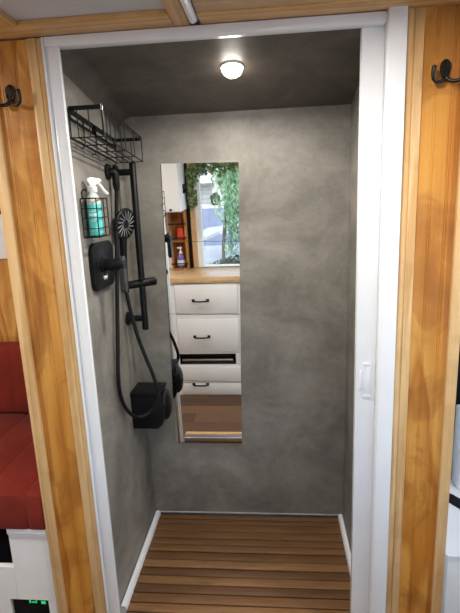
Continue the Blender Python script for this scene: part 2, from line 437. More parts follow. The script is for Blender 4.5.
# pine boards flat under the ceiling
struct('trim_8', box(B(), -.66, -.0915, -.086, -.0005, 1.8585, 1.8698, .002), 'pine_trim_x', 'pine ceiling batten along the left half of the shower front', 'trim', smooth=True)
struct('trim_9', box(B(), -.0905, -.050, -1.0, -.0005, 1.8580, 1.8698, .003), 'pine_trim_y', 'pine ceiling batten running back from the shower', 'trim', smooth=True)
struct('trim_10', box(B(), -.0225, .72, -.072, -.0005, 1.8690 if False else 1.8588, 1.8698, .002), 'pine_trim_x', 'pine ceiling batten along the right half of the shower front', 'trim', smooth=True)
struct('trim_11', box(B(), -.560, -.466, -1.0, -.0865, 1.8560, 1.8698, .003), 'pine_trim_y', 'pine ceiling batten above the left coat hook', 'trim', smooth=True)
struct('trim_12', box(B(), -.0225, .72, -1.0, -.0725, 1.8615, 1.8698, .001), 'maple', 'pale wood ceiling panel right of the battens', 'trim', smooth=True)
struct('trim_13', tube(B(), [(-.0365, -1.0, 1.8585), (-.0365, -.04, 1.8585)], .0105, 12), 'whiteplastic', 'glossy round cover strip between the ceiling battens', 'trim', smooth=True)

# sliding door, mostly inside its pocket
bm = prism(B(), [(.386, .03), (.64, .03), (.64, .055), (.386, .055)], lambda a, b, d: Vector((a, b, d)), .035, 1.852, .002)
door = struct('door_1', bm, 'white', 'white sliding shower door leaf pushed back into its pocket on the right', 'door', smooth=True)
PL = lambda yy: (lambda a, b, d: Vector((a, d, b)))
bm = prism(B(), rrect(.4050, .4290, .829, .937, .004), PL(0), .0275, .031, .001)
hp = obj('door_pull', bm, 'white', door)
bm = B()
for r_ in ((.4050, .4290, .929, .937), (.4050, .4290, .829, .837), (.4050, .4080, .8375, .9285), (.4260, .4290, .8375, .9285)):
    box(bm, r_[0], r_[1], .0245, .0278, r_[2], r_[3], .001)
obj('pull_rim', bm, 'white', hp)
obj('latch_tab', prism(B(), rrect(.3945, .4046, .853, .914, .003), PL(0), .0270, .0305, .001), 'white', door)

struct('trim_19', box(B(), -.4188, -.4115, .0140, .0300, FLOOR, 1.83), 'white', 'white back of the left casing, seen in the mirror', 'trim')
struct('trim_18', box(B(), -.4262, -.4190, .0140, .0300, FLOOR, 1.83), 'pine_trim', 'raw pine strip behind the left casing, seen in the mirror', 'trim')
# sill in front of the tray
bm = box(B(), -.3985, .3985, -.052, -.024, FLOOR, .030, .003); struct('trim_14', bm, 'pine_trim_x', 'pine nosing of the shower sill, seen in the mirror', 'trim')
bm = box(B(), -.3985, .3985, -.0235, .010, FLOOR, .026, .002); box(bm, -.3985, .3985, -.010, -.006, .0262, .033); 
struct('trim_15', bm, 'alu', 'aluminium door track on the shower sill, seen in the mirror', 'trim')

# ------------------------------------------------------------------ shower tray and teak mat
t = thing('shower_tray', 'white shower tray edge running round the slatted wood mat', 'shower tray', (0, .32, FLOOR))
obj('tray_base', box(B(), XL+.0005, XR-.0005, .012, .575, FLOOR, -.03), 'white', t)
bm = B()
def yb(z): return DB+.0045-z*TL
for x0, x1 in ((XL+.0005, XL+.0255), (XR-.0235, XR-.0005)):
    bm = B()
    prism(bm, [(x0, -.0295), (x1, -.0295), (x1, .004), ((x0*.35+x1*.65), .012), ((x0*.65+x1*.35), .012), (x0, .004)] if False else
          [(x0, -.0295), (x1, -.0295), (x1, .006), (x1-.006, .014), (x0+.006, .014), (x0, .006)], lambda a, b, d: Vector((a, d, b)), .06, .598)
    obj('upstand', bm, 'white', t)
obj('sealant', tube(B(), [(XL+.003, yb(.004)-.002, .004), (XR-.003, yb(.004)-.002, .004)], .0035, 8), 'greycloth', t, 'thin grey sealant line along the back wall')
mat_ = thing('teak_floor_mat', 'slatted brown teak mat covering the shower floor', 'floor mat', (0, .32, -.03))
edges = [.0150, .0535, .0945, .1395, .1805, .2245, .2645, .3095, .3535, .3945, .4355, .4825, .5285, .592]
bm = B()
for a, b in zip(edges, edges[1:]):
    if b-a > .05:
        box(bm, -.4000, .4185, a+.004, (a+b)/2-.002, -.018, -.0005, .002); a = (a+b)/2
    box(bm, -.4000+random.uniform(-.001, .001), .4185, a+.003, b-.002, -.018, random.uniform(-.0015, .0005), .002)
obj('slats', bm, 'teak', mat_)
for x in (-.33, 0, .35): obj('batten', box(B(), x-.02, x+.02, .02, .585, -.0298, -.0182), 'teak', mat_)

# ------------------------------------------------------------------ mirror tiles on the back wall
nm = Vector((-.00509, -math.cos(LEAN), -math.sin(LEAN))).normalized()
e1 = Vector((1, 0, 0)); e1 = (e1-nm*e1.dot(nm)).normalized(); e2 = e1.cross(nm).normalized()
if e2.z < 0: e2 = -e2
MR = -.02614
um = e1*math.cos(MR)+e2*math.sin(MR); vm = -e1*math.sin(MR)+e2*math.cos(MR)
MO = Vector((-.30392, DB-.37112*math.sin(LEAN), .37112*math.cos(LEAN)))
mlab = ['square mirror tile, bottom of the stack, reflecting plank floor', 'square mirror tile second from bottom, reflecting two lower drawers and dark slot',
        'square mirror tile third from bottom, reflecting worktop and top drawer', 'square mirror tile at the top of the stack, reflecting ivy and window']
for i in range(4):
    g = .0008
    fn = lambda a, b, d: MO+um*a+vm*b-nm*d
    bm = prism(B(), [(g, i*.3+g), (.3-g, i*.3+g), (.3-g, (i+1)*.3-g), (g, (i+1)*.3-g)], fn, 0., .0042)
    tag(obj('mirror_tile', bm, 'mirror', smooth=False), mlab[i], 'mirror', 'mirror tiles on the back wall')

# ------------------------------------------------------------------ shower downlight
lx, ly = .037, .228; lz = zc(ly)
nrm = Vector((0, -(.12+2*.147*ly), -1)).normalized()   # downwards, off the sloping ceiling
t = thing('downlight', 'small round lit lamp in the dark shower ceiling', 'lamp', (lx, ly, lz-.004))
obj('ring', lathe(B(), Vector((lx, ly, lz))-nrm*.0, nrm, [(0, .036), (.004, .0355), (.006, .034), (.005, .032)]), 'whiteplastic', t)
obj('lens', lathe(B(), Vector((lx, ly, lz)), nrm, [(.003, .0315), (.012, .031), (.021, .027), (.029, .017), (.032, .003)]), 'lens', t)
ld = bpy.data.lights.new('shower_lamp', 'AREA'); ld.shape = 'DISK'; ld.size = .055; ld.energy = SHOWER_W; ld.color = (1, .96, .89)
lo = bpy.data.objects.new('shower_lamp_light', ld); COL.objects.link(lo); lo.location = Vector((lx, ly, lz))+nrm*.034
lo.rotation_euler = nrm.to_track_quat('-Z', 'Y').to_euler()

# puck lamps of the aisle ceiling (above the picture)
for i, (x, yy) in enumerate(((-1.05, -.42), (.25, -.48), (1.15, -.42), (-1.75, -.3))):
    t = thing('ceiling_puck_lamp', ['round aisle ceiling lamp over the bench end', 'round aisle ceiling lamp in front of the shower', 'round aisle ceiling lamp near the cab', 'round aisle ceiling lamp deep over the bench'][i], 'lamp', (x, yy, 1.855), 'aisle ceiling lamps')
    zt = 1.8695 if i in (3,) else 1.8610
    obj('ring', lathe(B(), (x, yy, 1.8555), (0, 0, -1), [(0, .042), (.006, .040), (.008, .034)]), 'whiteplastic', t)
    obj('lens', lathe(B(), (x, yy, 1.8470), (0, 0, -1), [(0, .032), (.002, .028), (.003, .002)]), 'lens_puck', t)
    ld = bpy.data.lights.new('puck_lamp', 'AREA'); ld.shape = 'DISK'; ld.size = .07; ld.energy = PUCK_W; ld.color = (1, .97, .92)
    lo = bpy.data.objects.new('puck_light', ld); COL.objects.link(lo); lo.location = (x, yy, 1.842)

# ------------------------------------------------------------------ coat hooks
def coat_hook(x, z, label):
    t = thing('coat_hook', label, 'hook', (x, .006, z-.04), 'black double coat hooks')
    pl = []
    for i in range(32):
        a = 2*PI*i/32; w = .0132 if math.sin(a) > -.2 else .0132-.0045*(-math.sin(a)-.2)/.8
        pl.append((x+w*math.cos(a), z+(.0185 if math.sin(a) > 0 else .034)*math.sin(a)))
    obj('back_plate', prism(B(), pl, lambda a, b, d: Vector((a, d, b)), -.0010, .0057, .002), 'iron', t)
    for s in (-1, 1):
        pts = smooth_pts([(x+s*.001, -.001, z-.022), (x+s*.006, -.005, z-.031), (x+s*.016, -.012, z-.036), (x+s*.028, -.018, z-.036),
                          (x+s*.0355, -.021, z-.029), (x+s*.0365, -.022, z-.016), (x+s*.035, -.022, z-.006)], 5)
        bm = tube(B(), pts, [.0062-.0016*math.sin(PI*i/(len(pts)-1)) for i in range(len(pts))], 10)
        bmesh.ops.create_uvsphere(bm, u_segments=10, v_segments=8, radius=.0062, matrix=Matrix.Translation((x+s*.035, -.022, z-.005)))
        obj('prong', bm, 'iron', t)
    for dz in (.010, -.012): obj('screw', lathe(B(), (x, -.0010, z+dz), (0, -1, 0), [(0, .0032), (.0012, .0025), (.0016, .0005)], 10), 'iron', t)
coat_hook(-.5520, 1.730, 'black double coat hook on the left beadboard beside the bench')
coat_hook(.5870, 1.722, 'black double coat hook on the right beadboard panel')

# ------------------------------------------------------------------ wire shelf high on the left wall
t = thing('wire_shelf', 'long black wire shower shelf high on the left wall near the ceiling', 'shelf', (XL, .27, 1.585))
Y0, Y1, XW, XO = .072, .478, XL+.0035, -.326
def sl(y_): return -.096*(y_-Y0)          # the shelf droops slightly to the back
ZT, ZB = 1.699, 1.613
def P3(x, y_, z): return (x, y_, z+sl(y_))
bm = B()
for y_ in (Y0, Y1):
    a = [P3(XW, y_, ZT-.006), P3(XO, y_, ZT-.006)]
    box(bm, XW, XO, y_-.0015, y_+.0015, ZT-.012+sl(y_), ZT+sl(y_))
tube(bm, [P3(XO, Y0, ZT-.002), P3(XO, Y1, ZT-.002)], .0028, 8)
tube(bm, [P3(XO, Y0, ZT-.012), P3(XO, Y1, ZT-.012)], .0018, 8)
obj('rim', bm, 'black', t)
bm = B()
for (ya, yb2) in ((Y0+.002, .262), (.272, Y1-.002)):
    vs = []
    for x in (XL+.0005, XL+.0035):
        pass
    for z0, z1 in ((ZT-.016, ZT-.002), (ZT-.036, ZT-.028)):
        p = [(ya, z0+sl(ya)), (yb2, z0+sl(yb2)), (yb2, z1+sl(yb2)), (ya, z1+sl(ya))]
        prism(bm, p, lambda a, b, d: Vector((d, a, b)), XL+.0003, XL+.0045)
    for e in (ya, yb2-.01):
        p = [(e, ZT-.034+sl(e)), (e+.01, ZT-.034+sl(e)), (e+.01, ZT-.004+sl(e)), (e, ZT-.004+sl(e))]
        prism(bm, p, lambda a, b, d: Vector((d, a, b)), XL+.0003, XL+.0045)
obj('mounting_strip', bm, 'blackplastic', t)
bm = B(); wr = .0022
for x in (XW, XL+.026, XL+.048, XL+.07, XO):
    tube(bm, [P3(x, Y0, ZB), P3(x, Y1, ZB)], wr, 6)
for y_ in [Y0+(Y1-Y0)*i/4 for i in range(5)]:
    tube(bm, [P3(XW, y_, ZT-.004), P3(XW, y_, ZB), P3(XO, y_, ZB), P3(XO, y_, ZT-.004)], wr, 6)
tube(bm, [P3(XO, Y0, ZT-.004), P3(XO, Y0, ZB)], .0034, 8)
for y_ in (Y0+.03, Y0+.06, Y0+.16): tube(bm, [P3(XO, y_, ZT-.004), P3(XO, y_, ZB)], .0016, 6)
for y_ in (Y0, Y1):
    for x in (XL+.026, XL+.06): tube(bm, [P3(x, y_, ZT-.004), P3(x, y_, ZB)], .0015, 6)
obj('wire_grid', bm, 'black', t)
for y_ in (.115, .205, .305, .40):
    pts = [P3(XL+.006, y_, ZB-.002)]+[P3(XL+.012, y_+.018*math.sin(a), ZB-.016-.016*math.cos(a)+.0) for a in [PI*.85*j/6 for j in range(-6, 7)]]
    obj('hook', tube(B(), [P3(XL+.006, y_, ZB)]+[P3(XL+.010+.012*math.sin(PI*j/8), y_, ZB-.022*math.sin(PI*j/16)) for j in range(1, 9)], .0016, 6), 'black', t)
obj('corner_cap', lathe(B(), P3(XO, Y0, ZT-.0145), (0, 0, 1), [(0, .004), (.013, .0042), (.017, .003), (.018, .0005)], 12), 'chrome', t, 'bright metal corner cap of the shelf')

# ------------------------------------------------------------------ small wire basket with the spray bottle
t = thing('wire_basket', 'small black wire basket on the left wall holding a turquoise spray bottle', 'basket', (XL, .09, 1.322))
bx0, bx1, by0, by1 = XL+.003, -.376, .090, .186
bm = B()
for z in (1.442, 1.412, 1.384, 1.352):
    tube(bm, [(bx0, by0, z), (bx1, by0, z), (bx1, by1, z), (bx0, by1, z)], .0016 if z < 1.44 else .0022, 6)
for (x, y_) in ((bx0, by0), (XL+.02, by0), (bx1-.0, by0), (bx1, (by0+by1)/2+.012), (bx1, by1), (bx0, by1), (XL+.03, by1)):
    tube(bm, [(x, y_, 1.442), (x, y_, 1.326)], .0018, 6)
obj('wire_sides', bm, 'black', t)
bm = B()
for x in (bx0, XL+.016, XL+.03, XL+.045, bx1): tube(bm, [(x, by0, 1.326), (x, by1, 1.326)], .0016, 6)
for y_ in (by0, .138, by1): tube(bm, [(bx0, y_, 1.326), (bx1, y_, 1.326)], .0018, 6)
obj('wire_bottom', bm, 'black', t)
bm = tube(B(), [(bx0, .105, 1.442), (bx0, .105, 1.462), (bx0, .12, 1.470), (bx0, .152, 1.470), (bx0, .167, 1.462), (bx0, .167, 1.442)], .0018, 6)
obj('hanger', bm, 'black', t)

bc = Vector((-.4020, .137, 1.3285))
def flat(bm):
    for v in bm.verts: v.co.x = bc.x+(v.co.x-bc.x)*.68; v.co.y = bc.y+(v.co.y-bc.y)*1.06
    return bm
t = thing('spray_bottle', 'turquoise spray bottle with white trigger standing in the wire basket', 'bottle', bc)
obj('body', flat(lathe(B(), bc, (0, 0, 1), [(0, .026), (.003, .030), (.010, .0315), (.075, .0315), (.0955, .0315)])), 'turq', t)
obj('shoulder', flat(lathe(B(), bc+Vector((0, 0, .0957)), (0, 0, 1), [(0, .0314), (.010, .031), (.022, .026), (.032, .017), (.038, .0135)])), 'clearplastic', t)
obj('neck_collar', lathe(B(), bc+Vector((0, 0, .132)), (0, 0, 1), [(0, .0145), (.002, .0155), (.016, .0150), (.020, .011)]), 'whiteplastic', t)
z0 = bc.z
pol = [(-.012, .152), (.010, .151), (.016, .158), (.040, .163), (.042, .170), (.032, .174), (-.006, .177), (-.022, .173), (-.024, .166)]
bd = Vector((.55, .83, 0)).normalized(); sd = Vector((-bd.y, bd.x, 0))
obj('sprayer_head', prism(B(), pol, lambda a, b, d: Vector((bc.x, bc.y, z0))+bd*a*.8+Vector((0, 0, b))+sd*d, -.007, .007, .0025), 'whiteplastic', t)
pts = smooth_pts([bc+bd*.020+Vector((0, 0, .163)), bc+bd*.032+Vector((0, 0, .152)), bc+bd*.043+Vector((0, 0, .138)), bc+bd*.056+Vector((0, 0, .127))], 4)
obj('trigger', tube(B(), pts, [.0050]*len(pts), 8), 'whiteplastic', t)
# pale printing on the front of the bottle
bm = B(); toC = Vector((CAM.x-bc.x, CAM.y-bc.y, 0)); a0 = math.atan2(toC.y, toC.x)
for j, (h0, h1, w0, w1) in enumerate(((.072, .076, -.5, .3), (.062, .069, -.6, .5), (.052, .055, -.4, .4), (.044, .047, -.5, .2), (.022, .025, -.3, .5))):
    n = 8
    a = [[bm.verts.new(bc+Vector((.0319*math.cos(a0+w0+(w1-w0)*i/n), .0319*math.sin(a0+w0+(w1-w0)*i/n), h))) for i in range(n+1)] for h in (h0, h1)]
    for i in range(n): bm.faces.new((a[0][i], a[0][i+1], a[1][i+1], a[1][i]))
obj('label_print', flat(bm), 'label_white', t)

# ------------------------------------------------------------------ mixer valve
t = thing('shower_valve', 'black shower mixer with rounded plate and lever under the bottle basket', 'shower valve', (XL, .21, 1.225))
YZ = lambda a, b, d: Vector((d, a, b))
obj('wall_plate', prism(B(), rrect(.112, .305, 1.150, 1.303, .028), YZ, XL+.0005, XL+.014, .004), 'blackplastic', t)
obj('stem', lathe(B(), (XL+.0135, .193, 1.229), (1, 0, 0), [(0, .027), (.006, .026), (.008, .0205), (.072, .0195), (.076, .017)]), 'blackplastic', t)
obj('lever', prism(B(), rrect(.178, .206, 1.135, 1.256, .012), YZ, -.354, -.337, .005), 'litpaddle', t, 'lever hanging from the mixer, its grey standing for light on black')
bm = lathe(B(), (XL+.0135, .200, 1.187), (1, 0, 0), [(0, .012), (.006, .0115), (.010, .008), (.0105, .001)])
obj('diverter_button', bm, 'chrome', t, 'small shiny button under the lever')

# ------------------------------------------------------------------ slide bar, slider, hand shower, hose
BX, BY = -.356, .440
t = thing('slide_rail', 'upright black shower slide rail on the left wall near the back corner', 'shower rail', (BX, BY, .938))
obj('rail', lathe(B(), (BX, BY, .938), (0, 0, 1), [(0, .0105), (.002, .0122), (.628, .0122), (.632, .010)]), 'blackplastic', t)
for z in (1.536, .984):
    br = obj('bracket', lathe(B(), (XL+.0005, BY, z), (1, 0, 0), [(0, .012), (BX-XL, .0115)]), 'blackplastic', t)
    obj('flange', lathe(B(), (XL+.0005, BY, z), (1, 0, 0), [(0, .026), (.010, .026), (.013, .022)]), 'blackplastic', br)
sA, sB = Vector((-.4105, .409, 1.1195)), Vector((-.3085, .470, 1.1265))
obj('slider', lathe(B(), sA, sB-sA, [(0, .0135), (.002, .0150), ((sB-sA).length-.003, .0165), ((sB-sA).length, .0145)]), 'blackplastic', t)
obj('slider_knob', lathe(B(), (BX, BY-.012, 1.136), (.2, -.1, 1), [(0, .010), (.010, .0095), (.012, .006)]), 'blackplastic', t)

t = thing('hand_shower', 'black hand shower with grey nozzles clipped to the slide rail', 'shower head', (-.402, .39, 1.10))
HC = Vector((-.3885, .389, 1.351)); hn = Vector((.93, -.32, -.18)).normalized()
obj('head', lathe(B(), HC-hn*.020, hn, [(0, .012), (.004, .034), (.010, .052), (.018, .0585), (.024, .0585), (.027, .055)], 32), 'blackplastic', t)
pts = smooth_pts([HC-hn*.010+Vector((0, 0, -.045)), (-.4015, .392, 1.265), (-.4060, .3935, 1.19), (-.4065, .3925, 1.130), (-.405, .391, 1.098)], 5)
obj('handle', tube(B(), pts, [.0145-.003*i/len(pts) for i in range(len(pts))], 12), 'blackplastic', t)
bm = B(); hu, hw = ring_basis(hn)
for k in range(16):
    a = 2*PI*k/16
    q = [HC+hn*.0074+(hu*math.cos(a+d)+hw*math.sin(a+d))*rr for d, rr in ((0, .016), (.10, .026), (.18, .037), (.22, .049))]
    tube(bm, q, [.0012, .0016, .0019, .0014], 6)
obj('nozzles', bm, 'nozzle', t, 'grey rubber spray nozzles in a star pattern')

t = thing('hose_outlet', 'black wall elbow feeding the shower hose beside the top rail bracket', 'shower fitting', (XL, .37, 1.53))
obj('flange', lathe(B(), (XL+.0005, .360, 1.535), (1, 0, 0), [(0, .027), (.008, .027), (.011, .023)]), 'blackplastic', t)
obj('elbow', tube(B(), smooth_pts([(XL+.010, .362, 1.535), (-.405, .366, 1.534), (-.4000, .3695, 1.525), (-.3998, .370, 1.508), (-.3998, .370, 1.492)], 4), .0125, 12), 'blackplastic', t)
obj('hose_nut', lathe(B(), (-.3998, .370, 1.500), (0, 0, -1), [(0, .0130), (.012, .0130), (.030, .0085)], 12), 'blackplastic', t)

hose = [(-.3998,.3700,1.4750),(-.4057,.3600,1.3854),(-.4063,.3300,1.2634),(-.4082,.2900,1.0892),(-.4076,.2500,0.9339),(-.4103,.2350,0.8454),(-.4137,.2400,0.7671),(-.4129,.2700,0.6952),(-.3995,.3000,0.6448),(-.3814,.3250,0.6204),(-.3553,.3450,0.6192),(-.3296,.3600,0.6416),(-.3119,.3650,0.6812),(-.3101,.3700,0.7207),(-.3263,.3750,0.7847),(-.3468,.3800,0.8402),(-.3728,.3850,0.9234),(-.3933,.3900,1.0212),(-.4046,.3905,1.0960)]
tag(obj('shower_hose', tube(B(), smooth_pts(hose, 6), .0072, 10), 'rubber'), 'black flexible shower hose hanging in a long loop over the black box', 'hose')

# ------------------------------------------------------------------ black dispenser box low in the corner
t = thing('paper_dispenser', 'faceted black lidded box low on the left wall by the mirror', 'dispenser', (XL+.06, .44, .535))
XZ = lambda a, b, d: Vector((a, d, b))
body = [(XL+.0005, .538), (-.322, .537), (-.304, .556), (-.292, .612), (-.308, .676), (XL+.0005, .676)]
obj('body', prism(B(), body, XZ, .388, .505, .004), 'blackplastic', t)
lid = [(XL+.0005, .6765), (-.307, .6765), (-.304, .690), (XL+.0005, .692)]
obj('lid', prism(B(), lid, XZ, .386, .508, .003), 'blackplastic', t)
bm = bmesh.new(); bmesh.ops.create_uvsphere(bm, u_segments=28, v_segments=16, radius=1.0)
for v in bm.verts: v.co = Vector((-.300+v.co.x*.024, .452+v.co.y*.050, .617+v.co.z*.064))
obj('roll_cover', bm, 'blackplastic', t)
obj('screw', lathe(B(), (-.318, .3875, .668), (0, -1, 0), [(0, .0022), (.0012, .0018), (.0014, .0003)], 8), 'chrome', t, 'tiny bright screw on the box')

# ------------------------------------------------------------------ red bench on the left
t = thing('storage_bench', 'white bench base with open cubbies under the red cushions', 'bench', (-1.4, .35, FLOOR))
obj('top_board', box(B(), -2.25, -.632, .040, .700, .345, .362), 'white_soft', t)
obj('front_panel', box(B(), -.7705, -.630, .012, .032, .0745, .341), 'white_soft', t)
bm = box(B(), -2.25, -.7712, .012, .032, .0745, .206); box(bm, -2.25, -1.30, .012, .032, FLOOR, .0740); box(bm, -2.25, -1.30, .012, .032, .2065, .341)
box(bm, -.803, -.770, .012, .032, FLOOR, .074) if False else None
obj('cubby_rail', bm, 'white_soft', t)
obj('cubby_post', box(B(), -1.0, -.803, .012, .032, FLOOR, .0740), 'white_soft', t)
obj('corner_post', box(B(), -.662, -.630, .012, .032, FLOOR, .0740), 'white_soft', t)
obj('top_lip', box(B(), -.7715, -.630, .004, .033, .3415, .365, .004), 'white', t)
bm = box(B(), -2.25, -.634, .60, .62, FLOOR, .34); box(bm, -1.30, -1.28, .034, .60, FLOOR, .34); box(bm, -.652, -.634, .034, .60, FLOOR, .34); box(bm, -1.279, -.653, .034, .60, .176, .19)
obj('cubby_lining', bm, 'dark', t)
tg = thing('power_station', 'black electronic box with green lit digits in the lower bench cubby', 'electronics', (-.735, .2, FLOOR))
obj('case', box(B(), -.801, -.664, .018, .36, FLOOR, .0735, .008), 'blackplastic', tg)
bm = B()
for (x0, x1, z0, z1) in ((-.736, -.730, .056, .068), (-.726, -.716, .057, .062), (-.713, -.708, .056, .067), (-.692, -.676, .054, .065)): box(bm, x0, x1, .0165, .0195, z0, z1)
obj('display_digits', bm, 'green_led', tg, 'green lit display digits')
# cushions with channel seams
def channel_cushion(bm, seams, x0, x1, prof, th_fn):
    pass
bm = B(); x = -2.255; sx = [-.985-.15*i for i in range(9)][::-1]+[-.835, -.685]
cols = [-2.25]+[s for s in sx if s > -2.24]+[-.6285]
prof = [(.000, .368), (-.004, .395), (-.004, .470), (.004, .492), (.022, .502), (.30, .508), (.600, .504), (.622, .490), (.626, .370)]
for a, b in zip(cols, cols[1:]):
    n = 8; rings = []
    for i in range(n+1):
        s = i/n; xx = a+(b-a)*s; dip = .005*(1-min(1, 6*min(s, 1-s)))**2
        rings.append([bm.verts.new((xx, y_+(dip if y_ < .1 else 0), z-(dip if z > .48 else 0))) for y_, z in prof])
    for r0, r1 in zip(rings, rings[1:]):
        for k in range(len(prof)-1): bm.faces.new((r0[k], r0[k+1], r1[k+1], r1[k]))
        bm.faces.new((r0[-1], r0[0], r1[0], r1[-1]))
    bm.faces.new(rings[0]); bm.faces.new(rings[-1][::-1])
tag(obj('seat_cushion', bm, 'red'), 'rust red channel-stitched seat cushion lying on the white bench', 'cushion')
bm = B(); cols = [-2.25]+[-1.045-.15*i for i in range(8)][::-1]+[-.895, -.745, -.6285]
prof = [(.606, .5075), (.600, .53), (.628, .80), (.640, .818), (.66, .826), (.69, .822), (.71, .80), (.712, .512)]
for a, b in zip(cols, cols[1:]):
    n = 8; rings = []
    for i in range(n+1):
        s = i/n; xx = a+(b-a)*s; dip = .005*(1-min(1, 6*min(s, 1-s)))**2
        rings.append([bm.verts.new((xx, y_+(dip if y_ < .65 else 0), z)) for y_, z in prof])
    for r0, r1 in zip(rings, rings[1:]):
        for k in range(len(prof)-1): bm.faces.new((r0[k], r0[k+1], r1[k+1], r1[k]))
        bm.faces.new((r0[-1], r0[0], r1[0], r1[-1]))
    bm.faces.new(rings[0]); bm.faces.new(rings[-1][::-1])
tag(obj('back_cushion', bm, 'red'), 'rust red back cushion leaning on the pine wall above the seat', 'cushion')
# pale panel with dark top on the plywood wall
t = thing('wall_panel', 'white panel with dark upper part on plywood wall at left edge', 'panel', (-1.15, .72, 1.2))
obj('panel', box(B(), -1.33, -1.035, .706, .7215, 1.205, 1.402, .004), 'white_soft', t)
obj('dark_top', box(B(), -1.33, -1.018, .704, .7215, 1.4025, 1.50, .004), 'blackplastic', t)

# ------------------------------------------------------------------ things in the cab on the right
t = thing('white_chest', 'off-white chest at the right edge behind the pine post', 'chest', (1.05, .35, FLOOR))
obj('body', box(B(), .72, 1.45, .12, .66, FLOOR, .215, .008), 'white_soft', t)
obj('lid', prism(B(), [(.110, .2155), (.66, .2155), (.66, .315), (.30, .315)], lambda a, b, d: Vector((d, a, b)), .712, 1.455, .006), 'white_soft', t)
bm = B()
zl = lambda y_: .2155+(y_-.11)*.5237 if y_ < .30 else .315
prism(bm, [(.745, .299), (.800, .299), (1.0, .172), (1.0, .118)], lambda a, b, d: Vector((a, b, zl(b)+d)), .001, .006)
prism(bm, [(.715, .331), (.765, .331), (.800, .3005), (.745, .3005)], lambda a, b, d: Vector((a, b, .315+d)), .001, .006)
tag(obj('luggage_strap', bm, 'blackcloth', smooth=False), 'black strap lying diagonally across lid of the off-white chest', 'strap')
tag(obj('seat_pad', box(B(), .735, 1.40, .415, .555, .3165, .46, .03, 3), 'greycloth'), 'light grey cloth pad on top of the off-white chest', 'cushion')
tag(obj('white_bin', box(B(), .826, 1.15, .336, .41, .3165, .636, .008), 'white'), 'white upright bin in front of the black seat back', 'bin')
tag(obj('padded_seat', box(B(), .735, 1.40, .56, .70, .3165, 1.02, .04, 3), 'blackcloth'), 'black upholstered seat back at the right edge', 'seat')

# ------------------------------------------------------------------ kitchen behind the viewer (seen in the mirror)
YC = -1.02
t = thing('kitchen_cabinet', 'white kitchen cabinet with four drawers and a dark slot, seen in mirror', 'cabinet', (0, -1.2, FLOOR))
bm = box(B(), -.80, -.622, -1.375, YC+.0, FLOOR, .7025); box(bm, -.137, .80, -1.375, YC, FLOOR, .7025)
for z0, z1 in ((.699, .7025), (.418, .455), (.124, .138), (.0195, .034)): box(bm, -.6215, -.1375, -1.375, YC-.002, z0, z1)
box(bm, -.6215, -.1375, -1.375, -1.36, FLOOR, .70)
obj('carcass', bm, 'white_soft', t)
bm = box(B(), -.6214, -.1376, -1.35, -1.10, .0345, .1235); box(bm, -.6214, -.1725, -1.0995, YC-.003, .0342, .0352); box(bm, -.6214, -.6205, -1.0995, YC-.003, .0355, .1235)
obj('slot_dark_sheets', bm, 'dark', t)  # near-black sheets added inside the white carcass to darken the slot
obj('slot_stile', box(B(), -.172, -.1378, YC-.02, YC-.001, .0345, .1235), 'white_soft', t)
for z0, z1, hx, hz in ((.4575, .6965, -.423, .566), (.1405, .4155, -.431, .272), (-.1265, .0175, None, None), (-.232, -.1315, -.466, -.137)):
    d = obj('drawer', box(B(), -.6195, -.1395, YC-.016, YC+.003, z0, z1, .002), 'white_soft', t)
    if hx is not None:
        y_ = YC+.003
        bm = tube(B(), smooth_pts([(hx-.056, y_, hz), (hx-.054, y_+.018, hz-.001), (hx-.044, y_+.026, hz-.002), (hx, y_+.028, hz-.003), (hx+.044, y_+.026, hz-.002), (hx+.054, y_+.018, hz-.001), (hx+.056, y_, hz)], 4), .0062, 8)
        for s in (-.056, .056): box(bm, hx+s-.011, hx+s+.011, y_, y_+.006, hz-.011, hz+.011, .002)
        obj('handle', bm, 'black', d)
tag(obj('silver_tube', tube(B(), [(-.612, -1.075, .0485), (-.20, -1.075, .0485)], .0135, 14), 'alu'), 'silver tube lying in the dark slot between drawers, seen in mirror', 'tube')
tag(obj('worktop', box(B(), -.82, .82, -1.380, YC+.012, .7035, .7465, .003), 'butcher'), 'pale butcher block worktop below the window, seen in the mirror', 'worktop')

# window
bm = box(B(), WX0+.0005, WX0+.048, -1.425, -1.372, WZ0+.0005, WZ1-.0005, .004); box(bm, WX1-.048, WX1-.0005, -1.425, -1.372, WZ0+.0005, WZ1-.0005, .004)
box(bm, WX0+.049, WX1-.049, -1.425, -1.372, WZ1-.045, WZ1-.0005, .004); box(bm, WX0+.049, WX1-.049, -1.425, -1.372, WZ0+.0005, WZ0+.010, .003)
wn = struct('window_1', bm, 'white', 'pale framed kitchen window with street view, seen in the mirror', 'window')
obj('pane', box(B(), WX0+.049, WX1-.049, -1.402, -1.398, WZ0+.011, WZ1-.046), 'glass', wn)
obj('latch', box(B(), WX0+.010, WX0+.026, -1.3718, -1.362, 1.30, 1.37, .003), 'litpaddle', wn)
struct('trim_16', box(B(), -.5185, -.487, -1.3815, -1.362, .748, 1.60, .002), 'pine_trim', 'pine strip beside the kitchen window, seen in the mirror', 'trim')
struct('trim_17', box(B(), -.5455, -.5205, -1.3815, -1.355, .748, 1.60, .002), 'blackplastic', 'black strip beside the spice shelf, seen in the mirror', 'trim')
bm = box(B(), 2.001, 2.035, -1.299, -1.25, .701, 1.699); box(bm, 2.001, 2.035, .59, .639, .701, 1.699); box(bm, 2.001, 2.035, -1.249, .589, .701, .74); box(bm, 2.001, 2.035, -1.249, .589, 1.66, 1.699)
w2 = struct('window_2', bm, 'blackplastic'); obj('pane', box(B(), 2.015, 2.019, -1.249, .589, .741, 1.659), 'glass', w2)

